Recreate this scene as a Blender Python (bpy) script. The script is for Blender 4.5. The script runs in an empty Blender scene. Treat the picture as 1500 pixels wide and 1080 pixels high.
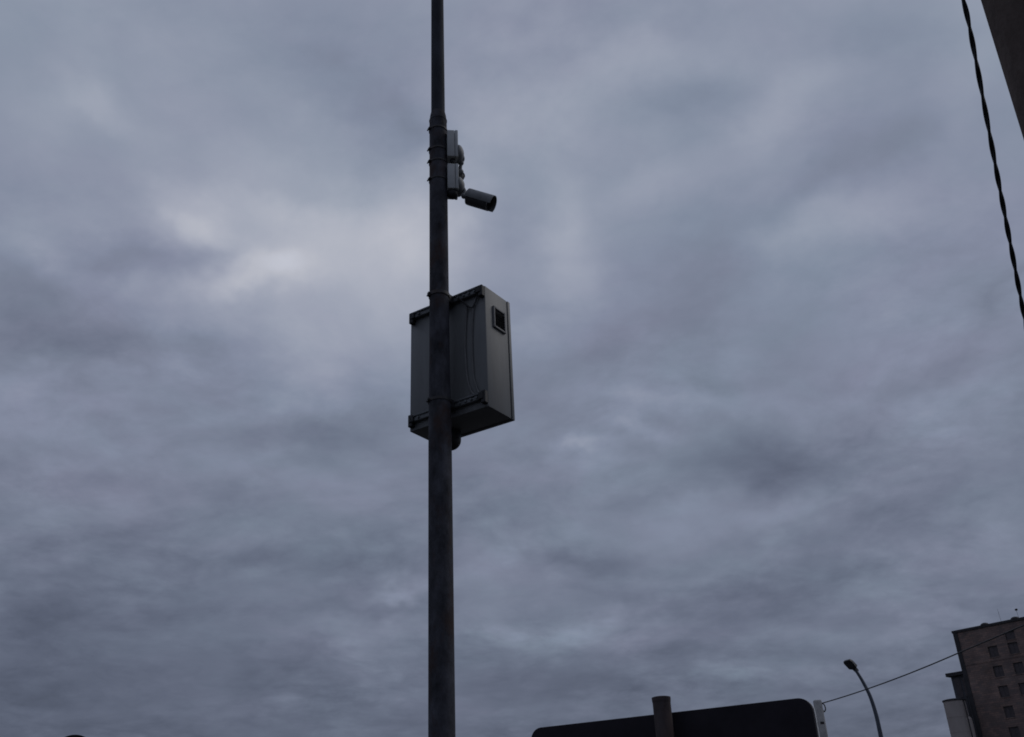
import bpy, bmesh, math, random
from mathutils import Vector, Matrix

random.seed(7)
SC = bpy.context.scene
COL = SC.collection
R = math.radians

# ------------------------------------------------------------------ camera
EYE = Vector((0, 0, 1.6))
ROT = Matrix(((0.99899666, 0.0447847, 0.0),
              (0.02036067, -0.45417826, -0.89067814),
              (-0.03988876, 0.88978449, -0.45463441)))
cam_data = bpy.data.cameras.new('camera')
cam_data.sensor_fit = 'HORIZONTAL'
cam_data.sensor_width = 36.0
cam_data.lens = 36.0 * 1400 / 1500
cam_data.clip_start = 0.05
cam_data.clip_end = 8000
cam = bpy.data.objects.new('camera', cam_data)
COL.objects.link(cam)
cam.matrix_world = Matrix.Translation(EYE) @ ROT.to_4x4()
SC.camera = cam

# ------------------------------------------------------------------ exposure
vs = SC.view_settings
SC.display_settings.display_device = 'sRGB'
vs.view_transform = 'Standard'
vs.look = 'None'
vs.exposure = 0.0
vs.gamma = 1.0
vs.use_curve_mapping = False
SC.cycles.filter_width = 1.8

# ------------------------------------------------------------------ sky
SUN_EL, SUN_AZ = 42.0, 70.0        # degrees, azimuth clockwise from +Y
SKY_STRENGTH = 0.1
# thick and thin places of the cloud deck: azimuth, elevation, half sizes (degrees), tilt, strength
CLOUDS = [
    (-15.8,32.3,2.33,1.02,6,18), (-21.1,34.5,2.98,1.00,-38,13), (-13.7,34.9,5.12,3.14,-5,15), (-7.0,36.8,2.40,2.35,2,11), (-14.5,27.7,3.54,2.39,4,10),
    (-8.8,31.6,3.23,3.60,2,9), (-18.4,31.1,2.29,0.86,7,10), (-13.1,32.6,7.59,5.11,5,12), (-12.3,35.4,3.56,1.96,5,6), (-5.0,35.7,2.42,3.55,0,7),
    (3.7,33.0,1.22,3.21,-5,7), (-27.2,9.0,5.57,5.50,2,-8), (5.2,10.4,9.45,2.28,-3,5), (-14.4,26.1,1.96,1.60,4,7), (-21.7,34.0,1.47,0.92,-38,7),
    (9.2,23.9,3.56,0.57,-16,9), (14.3,23.3,3.06,0.48,-8,8), (9.6,13.9,2.31,0.46,-5,6), (16.0,10.4,4.25,0.66,-6,7), (12.7,8.1,2.19,0.43,-4,6),
    (-19.2,20.3,3.38,0.77,4,6), (-11.0,19.8,2.78,0.99,1,7), (-15.6,15.4,3.43,0.53,2,-7), (-24.4,16.5,3.15,0.73,5,-6), (-12.8,8.8,4.52,0.43,-1,-6),
    (-5.0,30.8,2.03,2.43,0,6), (-24.0,32.1,1.81,0.98,11,-7), (-19.7,32.4,1.50,0.62,8,-10), (-15.6,32.6,1.32,0.71,6,11), (-18.6,31.1,1.52,0.62,7,9),
    (-21.7,34.4,1.25,0.69,-38,7), (-14.9,37.2,2.32,0.54,7,-6), (-25.3,26.6,4.31,1.13,9,-4), (-8.6,23.1,2.82,1.21,1,-6), (14.9,19.6,2.64,1.18,-8,-6),
    (-31.8,36.5,1.31,1.40,18,3), (-9.9,13.4,1.16,0.38,10,9), (-7.3,12.6,1.18,0.38,-1,8), (16.5,15.8,2.20,1.15,-7,9), (14.3,14.1,2.61,0.45,-1,8),
    (-2.1,11.5,2.36,0.53,-2,8), (3.9,11.6,2.73,0.53,-3,7), (3.3,22.0,1.06,0.32,-4,7), (-27.9,26.1,2.40,0.67,10,-6), (-20.9,17.9,2.19,0.60,4,-4),
    (-19.4,35.9,1.86,0.77,-12,6), (-2.5,18.2,2.02,0.56,-2,6), (-1.8,15.8,1.60,0.63,-2,7), (23.6,10.6,2.95,0.56,-2,7), (28.1,22.3,1.95,1.47,-14,-4),
    (24.5,20.1,3.06,0.75,-1,4), (8.6,19.1,2.37,0.40,-5,-6), (9.1,9.8,3.02,0.45,-4,-7), (17.7,9.1,3.12,0.57,-5,-4), (-28.8,39.7,1.65,0.80,-27,13),
    (-31.6,38.8,2.32,1.73,18,6), (-30.8,32.3,2.00,1.44,15,7), (-28.1,30.8,2.76,0.74,-9,8), (11.0,44.8,4.21,1.26,-22,9), (1.4,41.8,3.51,1.53,21,8),
    (19.8,38.7,3.18,1.07,18,13), (4.7,33.3,1.29,4.39,-1,10), (10.6,36.7,1.75,0.99,11,9), (21.4,32.3,4.61,1.15,-2,9), (31.9,37.6,1.30,4.07,-24,8),
    (3.9,22.1,1.30,0.37,-14,15), (8.3,22.3,2.38,0.57,-16,16), (6.2,20.5,5.94,1.01,-5,7), (10.4,17.0,2.35,1.09,14,11), (14.8,16.3,4.90,0.84,13,9),
    (1.6,16.4,3.61,1.03,2,9), (-7.5,14.0,1.76,0.70,19,15), (-9.9,12.0,3.10,0.53,-0,9), (-7.1,8.5,1.73,0.66,-1,10), (-2.6,14.3,1.99,1.96,-2,9),
    (0.5,10.7,3.13,0.53,-3,7), (4.9,11.2,3.48,0.68,-8,10), (20.2,12.8,5.16,0.80,1,9), (26.6,14.1,1.91,1.43,-10,8), (-21.1,22.4,3.34,1.15,6,7),
    (-11.3,43.2,4.57,1.29,-23,-10), (-7.1,41.3,1.97,1.71,2,-10), (-33.3,41.9,2.60,1.66,21,-4), (15.8,40.2,5.24,1.19,-17,-10), (5.8,46.8,3.44,1.08,-7,-7),
    (28.3,41.4,3.34,1.71,-22,-9), (27.8,36.1,3.57,1.85,7,-10), (21.6,34.8,3.18,1.00,11,-9), (13.7,32.7,3.09,3.53,-10,-8), (-0.5,35.4,1.62,1.79,-2,-10),
    (12.3,29.7,3.51,1.60,-9,-7), (5.2,28.4,2.03,2.44,-5,-6), (-24.2,32.1,3.10,1.27,19,-11), (-30.6,28.3,3.00,2.18,13,-11), (-25.3,26.7,3.94,1.28,9,-9),
    (-18.6,27.0,2.28,0.94,6,-8), (-14.6,22.9,4.73,1.03,-3,-10), (-20.3,19.6,5.25,0.99,-1,-8), (15.0,20.0,3.95,1.65,-3,-18), (21.2,15.7,4.94,1.24,14,-10),
    (16.6,13.3,4.35,0.97,4,-9), (4.8,15.1,3.16,0.71,-4,-10), (-1.2,19.8,3.25,1.13,-2,-8), (0.9,26.2,3.27,2.45,-3,-8), (-8.7,13.5,2.42,0.42,7,-22),
    (-7.1,14.4,1.58,0.47,9,9), (-12.2,11.4,1.52,0.52,-0,9), (-9.1,10.8,2.32,0.45,-1,6), (-21.0,13.0,3.95,0.66,2,-7), (-13.3,10.4,4.15,0.59,5,-9),
    (-25.8,10.4,4.69,3.14,2,-9), (-3.1,10.8,2.36,0.68,-2,-9), (10.5,11.8,4.50,0.83,-5,-7), (3.5,8.7,4.60,0.81,-3,-9),
]
world = bpy.data.worlds.new('World')
SC.world = world
world.use_nodes = True
wn, wl = world.node_tree.nodes, world.node_tree.links
wn.clear()


def wnode(kind, **kw):
    n = wn.new(kind)
    for k, v in kw.items():
        setattr(n, k, v)
    return n


def plug(sock, v):
    if isinstance(v, bpy.types.NodeSocket):
        wl.new(v, sock)
    else:
        sock.default_value = v


def M(op, a, b=0.0, c=None):
    n = wnode('ShaderNodeMath', operation=op)
    plug(n.inputs[0], a)
    plug(n.inputs[1], b)
    if c is not None:
        plug(n.inputs[2], c)
    return n.outputs[0]


def VM(op, a, b=(0, 0, 0)):
    n = wnode('ShaderNodeVectorMath', operation=op)
    plug(n.inputs[0], a)
    if op == 'SCALE':
        plug(n.inputs['Scale'], b)
    else:
        plug(n.inputs[1], b)
    return n.outputs['Value'] if op in ('DOT_PRODUCT', 'LENGTH') else n.outputs['Vector']


def noise(vec, scale, detail=4.0, rough=0.55, color=False):
    n = wnode('ShaderNodeTexNoise')
    plug(n.inputs['Vector'], vec)
    n.inputs['Scale'].default_value = scale
    n.inputs['Detail'].default_value = detail
    n.inputs['Roughness'].default_value = rough
    return n.outputs['Color'] if color else n.outputs[0]


tc = wnode('ShaderNodeTexCoord')
DIR = tc.outputs['Generated']
sep = wnode('ShaderNodeSeparateXYZ')
plug(sep.inputs[0], DIR)
up = M('MAXIMUM', sep.outputs[2], 0.0)
inv = M('DIVIDE', 1.0, M('ADD', up, 0.19))
deck = VM('SCALE', DIR, inv)                       # a flat deck overhead: cells crowd towards the horizon
comb = wnode('ShaderNodeCombineXYZ')
sd = wnode('ShaderNodeSeparateXYZ')
plug(sd.inputs[0], deck)
plug(comb.inputs[0], sd.outputs[0])
plug(comb.inputs[1], sd.outputs[1])
DECK = comb.outputs[0]
warp = VM('SUBTRACT', noise(DECK, 1.6, 3.0, 0.5, True), (0.5, 0.5, 0.5))
DECKW = VM('ADD', DECK, VM('SCALE', warp, 0.4))
puff = VM('SCALE', DIR, M('DIVIDE', 1.0, M('ADD', up, 0.24)))   # smaller cells, less foreshortened
PUFFW = VM('ADD', puff, VM('SCALE', warp, 0.16))
# elevation profile of the overcast (display values)
prof = wnode('ShaderNodeValToRGB')
prof.color_ramp.interpolation = 'B_SPLINE'
els = prof.color_ramp.elements
stops = [(0.0, 0.35), (0.11, 0.415), (0.23, 0.462), (0.36, 0.503), (0.47, 0.545), (0.60, 0.58), (0.75, 0.575), (1.0, 0.56)]
els[0].position, els[0].color = stops[0][0], (stops[0][1],) * 3 + (1,)
els[1].position, els[1].color = stops[-1][0], (stops[-1][1],) * 3 + (1,)
for p_, v_ in stops[1:-1]:
    e = els.new(p_)
    e.color = (v_, v_, v_, 1)
plug(prof.inputs[0], up)
val = prof.outputs[0]
# cloud relief from fractal noise
n_big = M('SUBTRACT', noise(DECKW, 1.5, 6.0, 0.55), 0.5)
n_mid = M('SUBTRACT', noise(PUFFW, 6.5, 7.0, 0.58), 0.5)
n_fine = M('SUBTRACT', noise(PUFFW, 17.0, 6.0, 0.6), 0.5)
# billows: rounded pale bellies parted by darker creases
bil = M('SUBTRACT', M('ABSOLUTE', M('SUBTRACT', noise(PUFFW, 4.6, 6.0, 0.55), 0.5)), 0.075)
bil2 = M('SUBTRACT', M('ABSOLUTE', M('SUBTRACT', noise(PUFFW, 10.0, 5.0, 0.55), 0.5)), 0.075)
# the relief comes in patches, and the deck overhead is smoother than the rows far off
patch = wnode('ShaderNodeMapRange')
plug(patch.inputs[0], noise(DECKW, 1.9, 3.0, 0.5))
patch.inputs[1].default_value, patch.inputs[2].default_value = 0.38, 0.62
patch.inputs[3].default_value, patch.inputs[4].default_value = 0.45, 1.25
far = wnode('ShaderNodeMapRange')
plug(far.inputs[0], up)
far.inputs[1].default_value, far.inputs[2].default_value = 0.25, 0.65
far.inputs[3].default_value, far.inputs[4].default_value = 0.8, 0.55
relief = M('MULTIPLY', n_mid, 0.15)
relief = M('MULTIPLY_ADD', n_fine, 0.06, relief)
relief = M('MULTIPLY_ADD', bil, 0.24, relief)
relief = M('MULTIPLY_ADD', bil2, 0.12, relief)
val = M('MULTIPLY_ADD', n_big, 0.11, val)
val = M('MULTIPLY_ADD', relief, M('MULTIPLY', patch.outputs[0], far.outputs[0]), val)
# the larger thick and thin places, with frayed outlines
fray = VM('SUBTRACT', noise(DIR, 9.0, 4.0, 0.6, True), (0.5, 0.5, 0.5))
fray2 = VM('SUBTRACT', noise(DECK, 2.6, 4.0, 0.6, True), (0.5, 0.5, 0.5))
DIRW = VM('ADD', DIR, VM('ADD', VM('SCALE', fray, 0.075), VM('SCALE', fray2, 0.06)))
acc = 0.0
for az, el, w, h, tilt, amp in CLOUDS:
    a, e_ = R(az), R(el)
    c = Vector((math.sin(a) * math.cos(e_), math.cos(a) * math.cos(e_), math.sin(e_)))
    E = Vector((math.cos(a), -math.sin(a), 0))
    N = E.cross(c)
    t = R(tilt)
    u = (E * math.cos(t) + N * math.sin(t)) / R(w)
    v = (N * math.cos(t) - E * math.sin(t)) / R(h)
    du = M('SUBTRACT', VM('DOT_PRODUCT', DIRW, tuple(u)), u.dot(c))
    dv = M('SUBTRACT', VM('DOT_PRODUCT', DIRW, tuple(v)), v.dot(c))
    r2 = M('MULTIPLY_ADD', du, du, M('MULTIPLY', dv, dv))
    acc = M('MULTIPLY_ADD', M('POWER', 0.5, r2), amp / 255.0, acc)
val = M('ADD', val, acc)
# grey cloud colour drifting between steel blue and faint violet
hue = noise(DECKW, 2.2, 4.0, 0.6)
tint = wnode('ShaderNodeMix', data_type='RGBA')
plug(tint.inputs['Factor'], hue)
tint.inputs[6].default_value = (0.905, 1.027, 1.138, 1)
tint.inputs[7].default_value = (0.992, 0.988, 1.16, 1)
thin = wnode('ShaderNodeMapRange')                 # where the deck is thin it glows a more neutral white
plug(thin.inputs[0], val)
thin.inputs[1].default_value, thin.inputs[2].default_value = 0.54, 0.72
white = wnode('ShaderNodeMix', data_type='RGBA')
plug(white.inputs[0], thin.outputs[0])
plug(white.inputs[6], tint.outputs[2])
white.inputs[7].default_value = (1.0, 1.015, 1.075, 1)
thick = wnode('ShaderNodeMapRange')                # and where it is thick it turns a deeper blue grey
plug(thick.inputs[0], val)
thick.inputs[1].default_value, thick.inputs[2].default_value = 0.50, 0.36
blue = wnode('ShaderNodeMix', data_type='RGBA')
plug(blue.inputs[0], thick.outputs[0])
plug(blue.inputs[6], white.outputs[2])
blue.inputs[7].default_value = (0.94, 1.005, 1.185, 1)
cloud = VM('SCALE', blue.outputs[2], val)
gam = wnode('ShaderNodeGamma')
plug(gam.inputs[0], cloud)
gam.inputs[1].default_value = 2.2
cloud_lin = VM('SCALE', gam.outputs[0], 1.0 / SKY_STRENGTH)
sky = wnode('ShaderNodeTexSky', sky_type='NISHITA')
sky.sun_disc = False
sky.sun_elevation = R(SUN_EL)
sky.sun_rotation = R(SUN_AZ)
skyv = VM('SCALE', sky.outputs[0], 0.45)
cover = wnode('ShaderNodeMix', data_type='RGBA')
cover.inputs[0].default_value = 0.95
plug(cover.inputs[6], skyv)
plug(cover.inputs[7], cloud_lin)
bg = wnode('ShaderNodeBackground')
plug(bg.inputs[0], cover.outputs[2])
bg.inputs[1].default_value = SKY_STRENGTH
wo = wnode('ShaderNodeOutputWorld')
wl.new(bg.outputs[0], wo.inputs[0])

# ------------------------------------------------------------------ sun behind the overcast
sun_data = bpy.data.lights.new('sun', 'SUN')
sun_data.energy = 0.5
sun_data.angle = R(40)
sun_data.color = (1.0, 0.96, 0.9)
sun = bpy.data.objects.new('sun', sun_data)
COL.objects.link(sun)
sun_dir = Vector((math.sin(R(SUN_AZ)) * math.cos(R(SUN_EL)), math.cos(R(SUN_AZ)) * math.cos(R(SUN_EL)), math.sin(R(SUN_EL))))
sun.rotation_euler = sun_dir.to_track_quat('Z', 'Y').to_euler()


# ------------------------------------------------------------------ helpers
def at(x, y, D):
    """the place seen at photo pixel x, y at horizontal distance D from the eye"""
    d = ROT @ Vector((x - 750, 540 - y, -1400))
    return EYE + d * (D / math.hypot(d.x, d.y))


def ray_plane(x, y, p0, n):
    d = ROT @ Vector((x - 750, 540 - y, -1400))
    return EYE + d * ((p0 - EYE).dot(n) / d.dot(n))


def mat(name, color, rough=0.7, metal=0.0, var=0.25, scale=12.0, color2=None, thresh=(0.45, 0.7), bump=0.0, bump_scale=60.0, stretch=(1, 1, 1), spec=0.4):
    m = bpy.data.materials.new(name)
    m.use_nodes = True
    nt = m.node_tree
    ns, ls = nt.nodes, nt.links
    b = ns['Principled BSDF']
    b.inputs['Roughness'].default_value = rough
    b.inputs['Metallic'].default_value = metal
    b.inputs['Specular IOR Level'].default_value = spec
    t = ns.new('ShaderNodeTexCoord')
    mp = ns.new('ShaderNodeMapping')
    mp.inputs['Scale'].default_value = stretch
    ls.new(t.outputs['Object'], mp.inputs[0])
    n = ns.new('ShaderNodeTexNoise')
    n.inputs['Scale'].default_value = scale
    n.inputs['Detail'].default_value = 8
    n.inputs['Roughness'].default_value = 0.65
    ls.new(mp.outputs[0], n.inputs['Vector'])
    ramp = ns.new('ShaderNodeValToRGB')
    ramp.color_ramp.elements[0].position = 0.3
    ramp.color_ramp.elements[1].position = 0.7
    lo = [c * (1 - var) for c in color]
    hi = [min(1, c * (1 + var)) for c in color]
    ramp.color_ramp.elements[0].color = (*lo, 1)
    ramp.color_ramp.elements[1].color = (*hi, 1)
    ls.new(n.outputs[0], ramp.inputs[0])
    out = ramp.outputs[0]
    if color2:
        n2 = ns.new('ShaderNodeTexNoise')
        n2.inputs['Scale'].default_value = scale * 0.45
        n2.inputs['Detail'].default_value = 9
        n2.inputs['Roughness'].default_value = 0.7
        ls.new(mp.outputs[0], n2.inputs['Vector'])
        mr = ns.new('ShaderNodeMapRange')
        mr.inputs[1].default_value, mr.inputs[2].default_value = thresh
        ls.new(n2.outputs[0], mr.inputs[0])
        mx = ns.new('ShaderNodeMix')
        mx.data_type = 'RGBA'
        ls.new(mr.outputs[0], mx.inputs[0])
        ls.new(out, mx.inputs[6])
        mx.inputs[7].default_value = (*color2, 1)
        out = mx.outputs[2]
    ls.new(out, b.inputs['Base Color'])
    if bump:
        n3 = ns.new('ShaderNodeTexNoise')
        n3.inputs['Scale'].default_value = bump_scale
        n3.inputs['Detail'].default_value = 6
        ls.new(mp.outputs[0], n3.inputs['Vector'])
        bp = ns.new('ShaderNodeBump')
        bp.inputs['Strength'].default_value = bump
        bp.inputs['Distance'].default_value = 0.01
        ls.new(n3.outputs[0], bp.inputs['Height'])
        ls.new(bp.outputs[0], b.inputs['Normal'])
    return m


def link(name, bm, material, parent=None, smooth=False):
    bmesh.ops.recalc_face_normals(bm, faces=bm.faces)
    me = bpy.data.meshes.new(name)
    bm.to_mesh(me)
    bm.free()
    me.materials.append(material)
    if smooth:
        for p in me.polygons:
            p.use_smooth = True
        me.set_sharp_from_angle(angle=R(35))
    o = bpy.data.objects.new(name, me)
    COL.objects.link(o)
    if parent:
        o.parent = parent
    return o


def thing(name, label, cat, loc, rotz=0.0, group=None):
    o = bpy.data.objects.new(name, None)
    o.empty_display_size = 0.2
    COL.objects.link(o)
    o.location = loc
    o.rotation_euler = (0, 0, rotz)
    tag(o, label, cat, group)
    return o


def tag(o, label, cat, group=None):
    o['label'] = label
    o['category'] = cat
    if group:
        o['group'] = group


def box(bm, x0, x1, y0, y1, z0, z1, bevel=0.0, seg=1):
    vs_ = [bm.verts.new((x, y, z)) for x in (x0, x1) for y in (y0, y1) for z in (z0, z1)]
    f = [(0, 1, 3, 2), (4, 6, 7, 5), (0, 4, 5, 1), (2, 3, 7, 6), (0, 2, 6, 4), (1, 5, 7, 3)]
    fs = [bm.faces.new([vs_[i] for i in q]) for q in f]
    if bevel:
        es = list({e for fa in fs for e in fa.edges})
        bmesh.ops.bevel(bm, geom=es, offset=bevel, segments=seg, affect='EDGES', profile=0.5)
    return bm


def lathe(bm, prof, segs=40, mtx=None, cap=True):
    """profile (radius, height) turned round z"""
    rings = []
    for r, z in prof:
        if r < 1e-6:
            v = bm.verts.new((0, 0, z))
            rings.append([v])
        else:
            rings.append([bm.verts.new((r * math.cos(2 * math.pi * i / segs), r * math.sin(2 * math.pi * i / segs), z)) for i in range(segs)])
    for a, b in zip(rings, rings[1:]):
        for i in range(segs):
            j = (i + 1) % segs
            if len(a) == 1 and len(b) == 1:
                continue
            if len(a) == 1:
                bm.faces.new((a[0], b[i], b[j]))
            elif len(b) == 1:
                bm.faces.new((a[i], a[j], b[0]))
            else:
                bm.faces.new((a[i], a[j], b[j], b[i]))
    if cap:
        for rg in (rings[0], rings[-1]):
            if len(rg) > 2:
                bm.faces.new(rg)
    if mtx is not None:
        bmesh.ops.transform(bm, matrix=mtx, verts=[v for rg in rings for v in rg])
    return bm


def tube(bm, pts, rad, segs=8, cap=True):
    """round tube along points; rad a number or one per point"""
    pts = [Vector(p) for p in pts]
    rad = rad if isinstance(rad, (list, tuple)) else [rad] * len(pts)
    nrm = None
    rings = []
    for i, p in enumerate(pts):
        t = (pts[min(i + 1, len(pts) - 1)] - pts[max(i - 1, 0)]).normalized()
        if nrm is None:
            nrm = t.orthogonal().normalized()
        nrm = (nrm - t * nrm.dot(t)).normalized()
        bi = t.cross(nrm)
        rings.append([bm.verts.new(p + (nrm * math.cos(2 * math.pi * k / segs) + bi * math.sin(2 * math.pi * k / segs)) * rad[i]) for k in range(segs)])
    for a, b in zip(rings, rings[1:]):
        for k in range(segs):
            j = (k + 1) % segs
            bm.faces.new((a[k], a[j], b[j], b[k]))
    if cap:
        bm.faces.new(rings[0])
        bm.faces.new(rings[-1])
    return bm


def spline(ctrl, n):
    """Catmull-Rom through control points"""
    c = [Vector(p) for p in ctrl]
    c = [c[0] * 2 - c[1]] + c + [c[-1] * 2 - c[-2]]
    out = []
    for i in range(1, len(c) - 2):
        p0, p1, p2, p3 = c[i - 1:i + 3]
        for k in range(n):
            t = k / n
            out.append(0.5 * ((2 * p1) + (p2 - p0) * t + (2 * p0 - 5 * p1 + 4 * p2 - p3) * t * t + (3 * p1 - p0 - 3 * p2 + p3) * t ** 3))
    out.append(c[-2])
    return out


# ------------------------------------------------------------------ materials
m_asphalt = mat('asphalt', (0.04, 0.039, 0.038), 0.95, var=0.3, scale=6, bump=0.3)
m_pole = mat('weathered grey steel', (0.049, 0.05, 0.06), 0.78, var=0.65, scale=13, color2=(0.05, 0.033, 0.03), thresh=(0.5, 0.66), bump=0.35, bump_scale=45, stretch=(1, 1, 0.55), spec=0.12)
m_pole_up = mat('dark painted steel', (0.034, 0.036, 0.046), 0.75, var=0.45, scale=11, bump=0.15, bump_scale=50, stretch=(1, 1, 0.4), spec=0.12)
m_band = mat('dull steel band', (0.024, 0.023, 0.027), 0.6, 0.0, var=0.3, scale=30, color2=(0.05, 0.03, 0.024))
m_box = mat('grey enamelled sheet steel', (0.138, 0.143, 0.146), 0.5, var=0.14, scale=5, color2=(0.098, 0.095, 0.093), thresh=(0.5, 0.85), stretch=(2.5, 2.5, 0.35))
m_seam = mat('black rubber seal', (0.02, 0.02, 0.022), 0.8, scale=20)
m_rail = mat('galvanised rail', (0.12, 0.128, 0.135), 0.5, 0.2, var=0.4, scale=12, color2=(0.05, 0.045, 0.045), thresh=(0.55, 0.75), bump=0.3, bump_scale=35)
m_lead = mat('grey lead', (0.125, 0.126, 0.128), 0.6, var=0.2, scale=20)
m_black = mat('black plastic', (0.016, 0.016, 0.018), 0.6, var=0.3, scale=20)
m_grille = mat('dark grille', (0.022, 0.022, 0.024), 0.75, scale=40)
m_frame = mat('grey plastic', (0.15, 0.15, 0.155), 0.55, var=0.12, scale=20)
m_jbox = mat('pale grey plastic box', (0.36, 0.37, 0.37), 0.5, var=0.12, scale=14, color2=(0.3, 0.3, 0.295), thresh=(0.5, 0.8))
m_cam = mat('dusty grey camera casing', (0.15, 0.155, 0.16), 0.5, var=0.25, scale=18)
m_cambody = mat('dark camera body', (0.05, 0.05, 0.053), 0.5, var=0.25, scale=18)
m_glass = mat('dark lens glass', (0.008, 0.008, 0.01), 0.12, var=0.1, spec=0.6)
m_cable = mat('black cable sheath', (0.012, 0.013, 0.017), 0.5, var=0.3, scale=40)
m_conc = mat('weathered concrete', (0.118, 0.094, 0.084), 0.95, var=0.35, scale=9, color2=(0.075, 0.058, 0.052), thresh=(0.42, 0.7), bump=0.7, bump_scale=50, stretch=(1, 1, 0.45), spec=0.08)
m_conc2 = mat('pale concrete', (0.42, 0.41, 0.4), 0.9, var=0.2, scale=7, color2=(0.28, 0.27, 0.26), stretch=(1, 1, 0.5), bump=0.3)
m_signback = mat('dark painted sign back', (0.019, 0.016, 0.022), 0.75, var=0.3, scale=6, spec=0.2)
m_white = mat('white sheet edge', (0.75, 0.75, 0.76), 0.5, var=0.06, scale=10)
m_signpost = mat('brown grey steel post', (0.068, 0.057, 0.06), 0.8, var=0.4, scale=14, color2=(0.085, 0.06, 0.055), stretch=(1, 1, 0.4), spec=0.12)
m_lamp = mat('grey lamp column', (0.055, 0.066, 0.088), 0.5, 0.0, var=0.2, scale=3)
m_lamphead = mat('dark lamp housing', (0.03, 0.031, 0.035), 0.5, var=0.2, scale=6)
m_diffuser = mat('unlit lamp panel', (0.05, 0.05, 0.055), 0.4, var=0.15, scale=20)
m_dark = mat('dark window opening', (0.07, 0.058, 0.062), 0.35, var=0.3, scale=2, spec=0.3)
m_winframe = mat('old window frame', (0.06, 0.055, 0.058), 0.8, var=0.3, scale=3)
m_roof = mat('dark roof edge', (0.035, 0.034, 0.038), 0.8, var=0.3, scale=1)
m_silo = mat('pale silo concrete', (0.37, 0.33, 0.31), 0.95, var=0.18, scale=0.5, color2=(0.3, 0.26, 0.245), thresh=(0.4, 0.75), stretch=(1, 1, 0.25), spec=0.1)
m_annex = mat('dark annex wall', (0.07, 0.072, 0.085), 0.8, var=0.2, scale=0.8)


def brick_mat():
    m = mat('sooty brick', (0.2, 0.155, 0.138), 0.95, var=0.38, scale=0.35, color2=(0.12, 0.1, 0.1), thresh=(0.38, 0.72), spec=0.1)
    nt = m.node_tree
    ns, ls = nt.nodes, nt.links
    b = ns['Principled BSDF']
    old = b.inputs['Base Color'].links[0].from_socket
    t = ns.new('ShaderNodeTexCoord')
    mp = ns.new('ShaderNodeMapping')
    mp.inputs['Rotation'].default_value = (R(90), 0, 0)
    ls.new(t.outputs['Object'], mp.inputs[0])
    br = ns.new('ShaderNodeTexBrick')
    br.inputs['Scale'].default_value = 1.0
    br.inputs['Brick Width'].default_value = 0.9
    br.inputs['Row Height'].default_value = 0.34
    br.inputs['Mortar Size'].default_value = 0.03
    br.inputs['Color1'].default_value = (0.9, 0.92, 0.95, 1)
    br.inputs['Color2'].default_value = (1.35, 1.2, 1.15, 1)
    br.inputs['Mortar'].default_value = (0.8, 0.8, 0.8, 1)
    ls.new(mp.outputs[0], br.inputs[0])
    mx = ns.new('ShaderNodeMix')
    mx.data_type = 'RGBA'
    mx.blend_type = 'MULTIPLY'
    mx.inputs[0].default_value = 1.0
    ls.new(old, mx.inputs[6])
    ls.new(br.outputs[0], mx.inputs[7])
    ls.new(mx.outputs[2], b.inputs['Base Color'])
    return m


m_brick = brick_mat()

# ------------------------------------------------------------------ ground
bm = bmesh.new()
lathe(bm, [(0, 0), (30, 0), (300, 0), (3500, 0)], 48, cap=False)
g = link('ground', bm, m_asphalt)
g['kind'] = 'structure'

# ------------------------------------------------------------------ mill tower
# the facade runs from its far left corner towards the right, coming nearer
L0 = at(1396.5, 928, 190.0)
q = ROT @ Vector((1500 - 750, 540 - 907.5, -1400))
R0 = EYE + q * ((L0.z - 1.6) / q.z)
R0.z = L0.z
TOWER_H = L0.z
fu = (R0 - L0)
fu.z = 0
fu.normalize()
fn = Vector((fu.y, -fu.x, 0))          # outward, towards the viewer
if fn.dot(EYE - L0) < 0:
    fn = -fn
f_ang = math.atan2(fu.y, fu.x)
tower = thing('mill_tower', 'tall dark brick mill tower with small square windows at the right edge', 'building', (L0.x, L0.y, 0), f_ang)


def on_facade(x, y):
    p = ray_plane(x, y, L0, fn)
    return (p - Vector((L0.x, L0.y, 0))).dot(fu), p.z


FW, FD = 34.0, 16.0
pix = [(1456.1, 954.4), (1463.5, 985.5), (1470.9, 1014.8), (1478.3, 1044.8), (1485.7, 1073.5)]
pts = [on_facade(*p) for p in pix]
col1 = sum(p[0] for p in pts) / len(pts)
c2 = [on_facade(*p) for p in ((1485.7, 948.9), (1494, 981), (1499, 1011))]
col2 = sum(p[0] for p in c2) / len(c2)
pitch = col2 - col1
z_first = pts[0][1]
row = (pts[0][1] - pts[-1][1]) / (len(pts) - 1)
WW, WH = 1.65, 1.8
cols = [col1 + pitch * k for k in range(0, 6) if col1 + pitch * k + WW < FW]
top_z = on_facade(1481.5, 930.5)[1]
rows = [z_first - row * k for k in range(0, 7) if z_first - row * k > 2]
holes = [(c - WW / 2, c + WW / 2, z - WH / 2, z + WH / 2) for c in cols for z in rows]
holes += [(c - WW / 2, c + WW / 2, top_z - 0.65, top_z + 0.65) for c in cols[1:]]
small = on_facade(1417, 975)


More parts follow.
